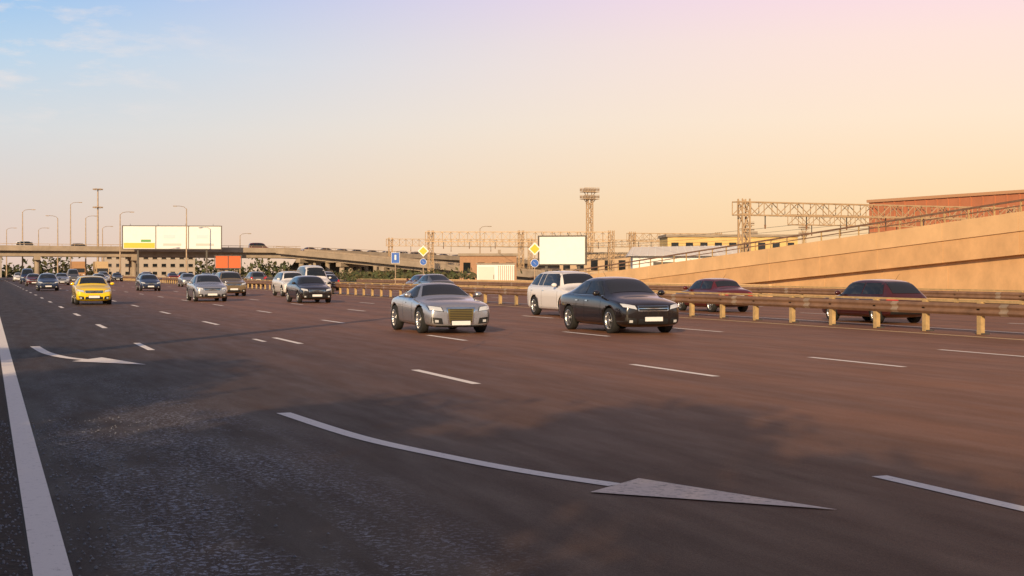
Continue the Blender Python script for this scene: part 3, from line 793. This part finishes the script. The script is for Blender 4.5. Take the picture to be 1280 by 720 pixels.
# white shed with pitched roof
e=empty('white_shed',(89.5,166,0),math.radians(-24)); b=MB()
b.box((0,0,1.9),(14.5,8,3.8),WHITE); b.obj('walls',e)
r=MB(); w2,d2=8.0,4.8
r.add([(-w2,-d2,3.8),(w2,-d2,3.8),(w2,d2,3.8),(-w2,d2,3.8),(-w2*.9,0,5.1),(w2*.9,0,5.3)],[(0,1,5,4),(2,3,4,5),(1,2,5),(3,0,4)],mat('roof_white',(.74,.68,.62),.6,var=.1))
for k in range(15): r.beam((-w2*.93+k*w2*.133,-d2,3.86),(-w2*.85+k*w2*.12,0,5.16+.01*k),.06,.08,WHITE)
r.obj('roof',e)
g=MB(); g.box((-3,-4.03,1.5),(3,.08,3),STEELD); g.box((3,-4.03,2.0),(5,.08,1.2),GLASS); g.obj('doors_and_windows',e)

# ------------------------------------------------------------ vegetation
LEAF=mat('foliage',(.06,.075,.025),.8,var=.5,vscale=.6); LEAF2=mat('foliage_dry',(.10,.09,.035),.8,var=.4,vscale=.6); BARK=mat('bark',(.10,.07,.05),.9,var=.4,vscale=6,bump=.6)
def leaf_quad(b,p,s,m):
    n=Vector((random.gauss(0,1),random.gauss(0,1),random.gauss(0,1))).normalized(); u=n.orthogonal().normalized(); v=n.cross(u)
    a=random.uniform(0,6.28); u2=u*math.cos(a)+v*math.sin(a); v2=n.cross(u2)
    b.add([p-u2*s,p+v2*s*.5,p+u2*s,p-v2*s*.5],[(0,1,2,3)],m)
def tree_mesh(h,R,seed):
    random.seed(seed); t=MB(); t.cyl((0,0,0),(.1,0,h*.45),.22,.14,BARK,10); t.cyl((.1,0,h*.45),(0,.1,h*.85),.14,.04,BARK,8)
    lf=MB()
    for k in range(46):
        a=random.uniform(0,6.28); zz=h*random.uniform(.26,.92); f=math.sin(math.pi*min(1,(zz/h-.16)/.88))**.6
        rr_=R*f*math.sqrt(random.random()); c=Vector((rr_*math.cos(a),rr_*math.sin(a),zz))
        t.cyl((0,0,zz*.75),tuple(c),.05,.015,BARK,5,False)
        cr=random.uniform(.6,1.1); mm=random.choice((LEAF,LEAF,LEAF2))
        for i in range(260):
            d=Vector((random.gauss(0,1),random.gauss(0,1),random.gauss(0,.7)))*cr*.5; leaf_quad(lf,c+d,random.uniform(.10,.19),mm)
    return t.mesh('trunk'),lf.mesh('crown')
tm=[tree_mesh(8.2,2.7,3),tree_mesh(7.6,2.5,5)]
for i,(x,y) in enumerate(((-5.2,-4.0),(-7.6,-.5),(-9.6,6.0),(-5.4,-9.5),(-11.5,12.5),(-12,-4))):
    e=empty('roadside_tree',(x,y,0),i*1.3); a,b_=tm[i%2]; place('trunk',a,e); place('crown',b_,e)
random.seed(11)
tr=MB()
def mass(x0,y0,x1,y1,n,hmax,sz):
    for k in range(n):
        t=random.random(); hh=hmax*(.55+.45*math.sin(t*37+x0)*math.sin(t*91))
        x=lerp(x0,x1,t)+random.gauss(0,3); y=lerp(y0,y1,t)+random.gauss(0,3)
        leaf_quad(tr,Vector((x,y,random.random()**.7*max(hh,1.5))),random.uniform(.5,1)*sz,random.choice((LEAF,LEAF2)))
mass(-60,460,140,470,5000,7,1.1); mass(140,430,330,360,4000,6,1.1); mass(52,150,64,250,2200,2.2,.45); mass(-30,380,-4,330,1200,6,.8)
tr.obj('distant_trees')
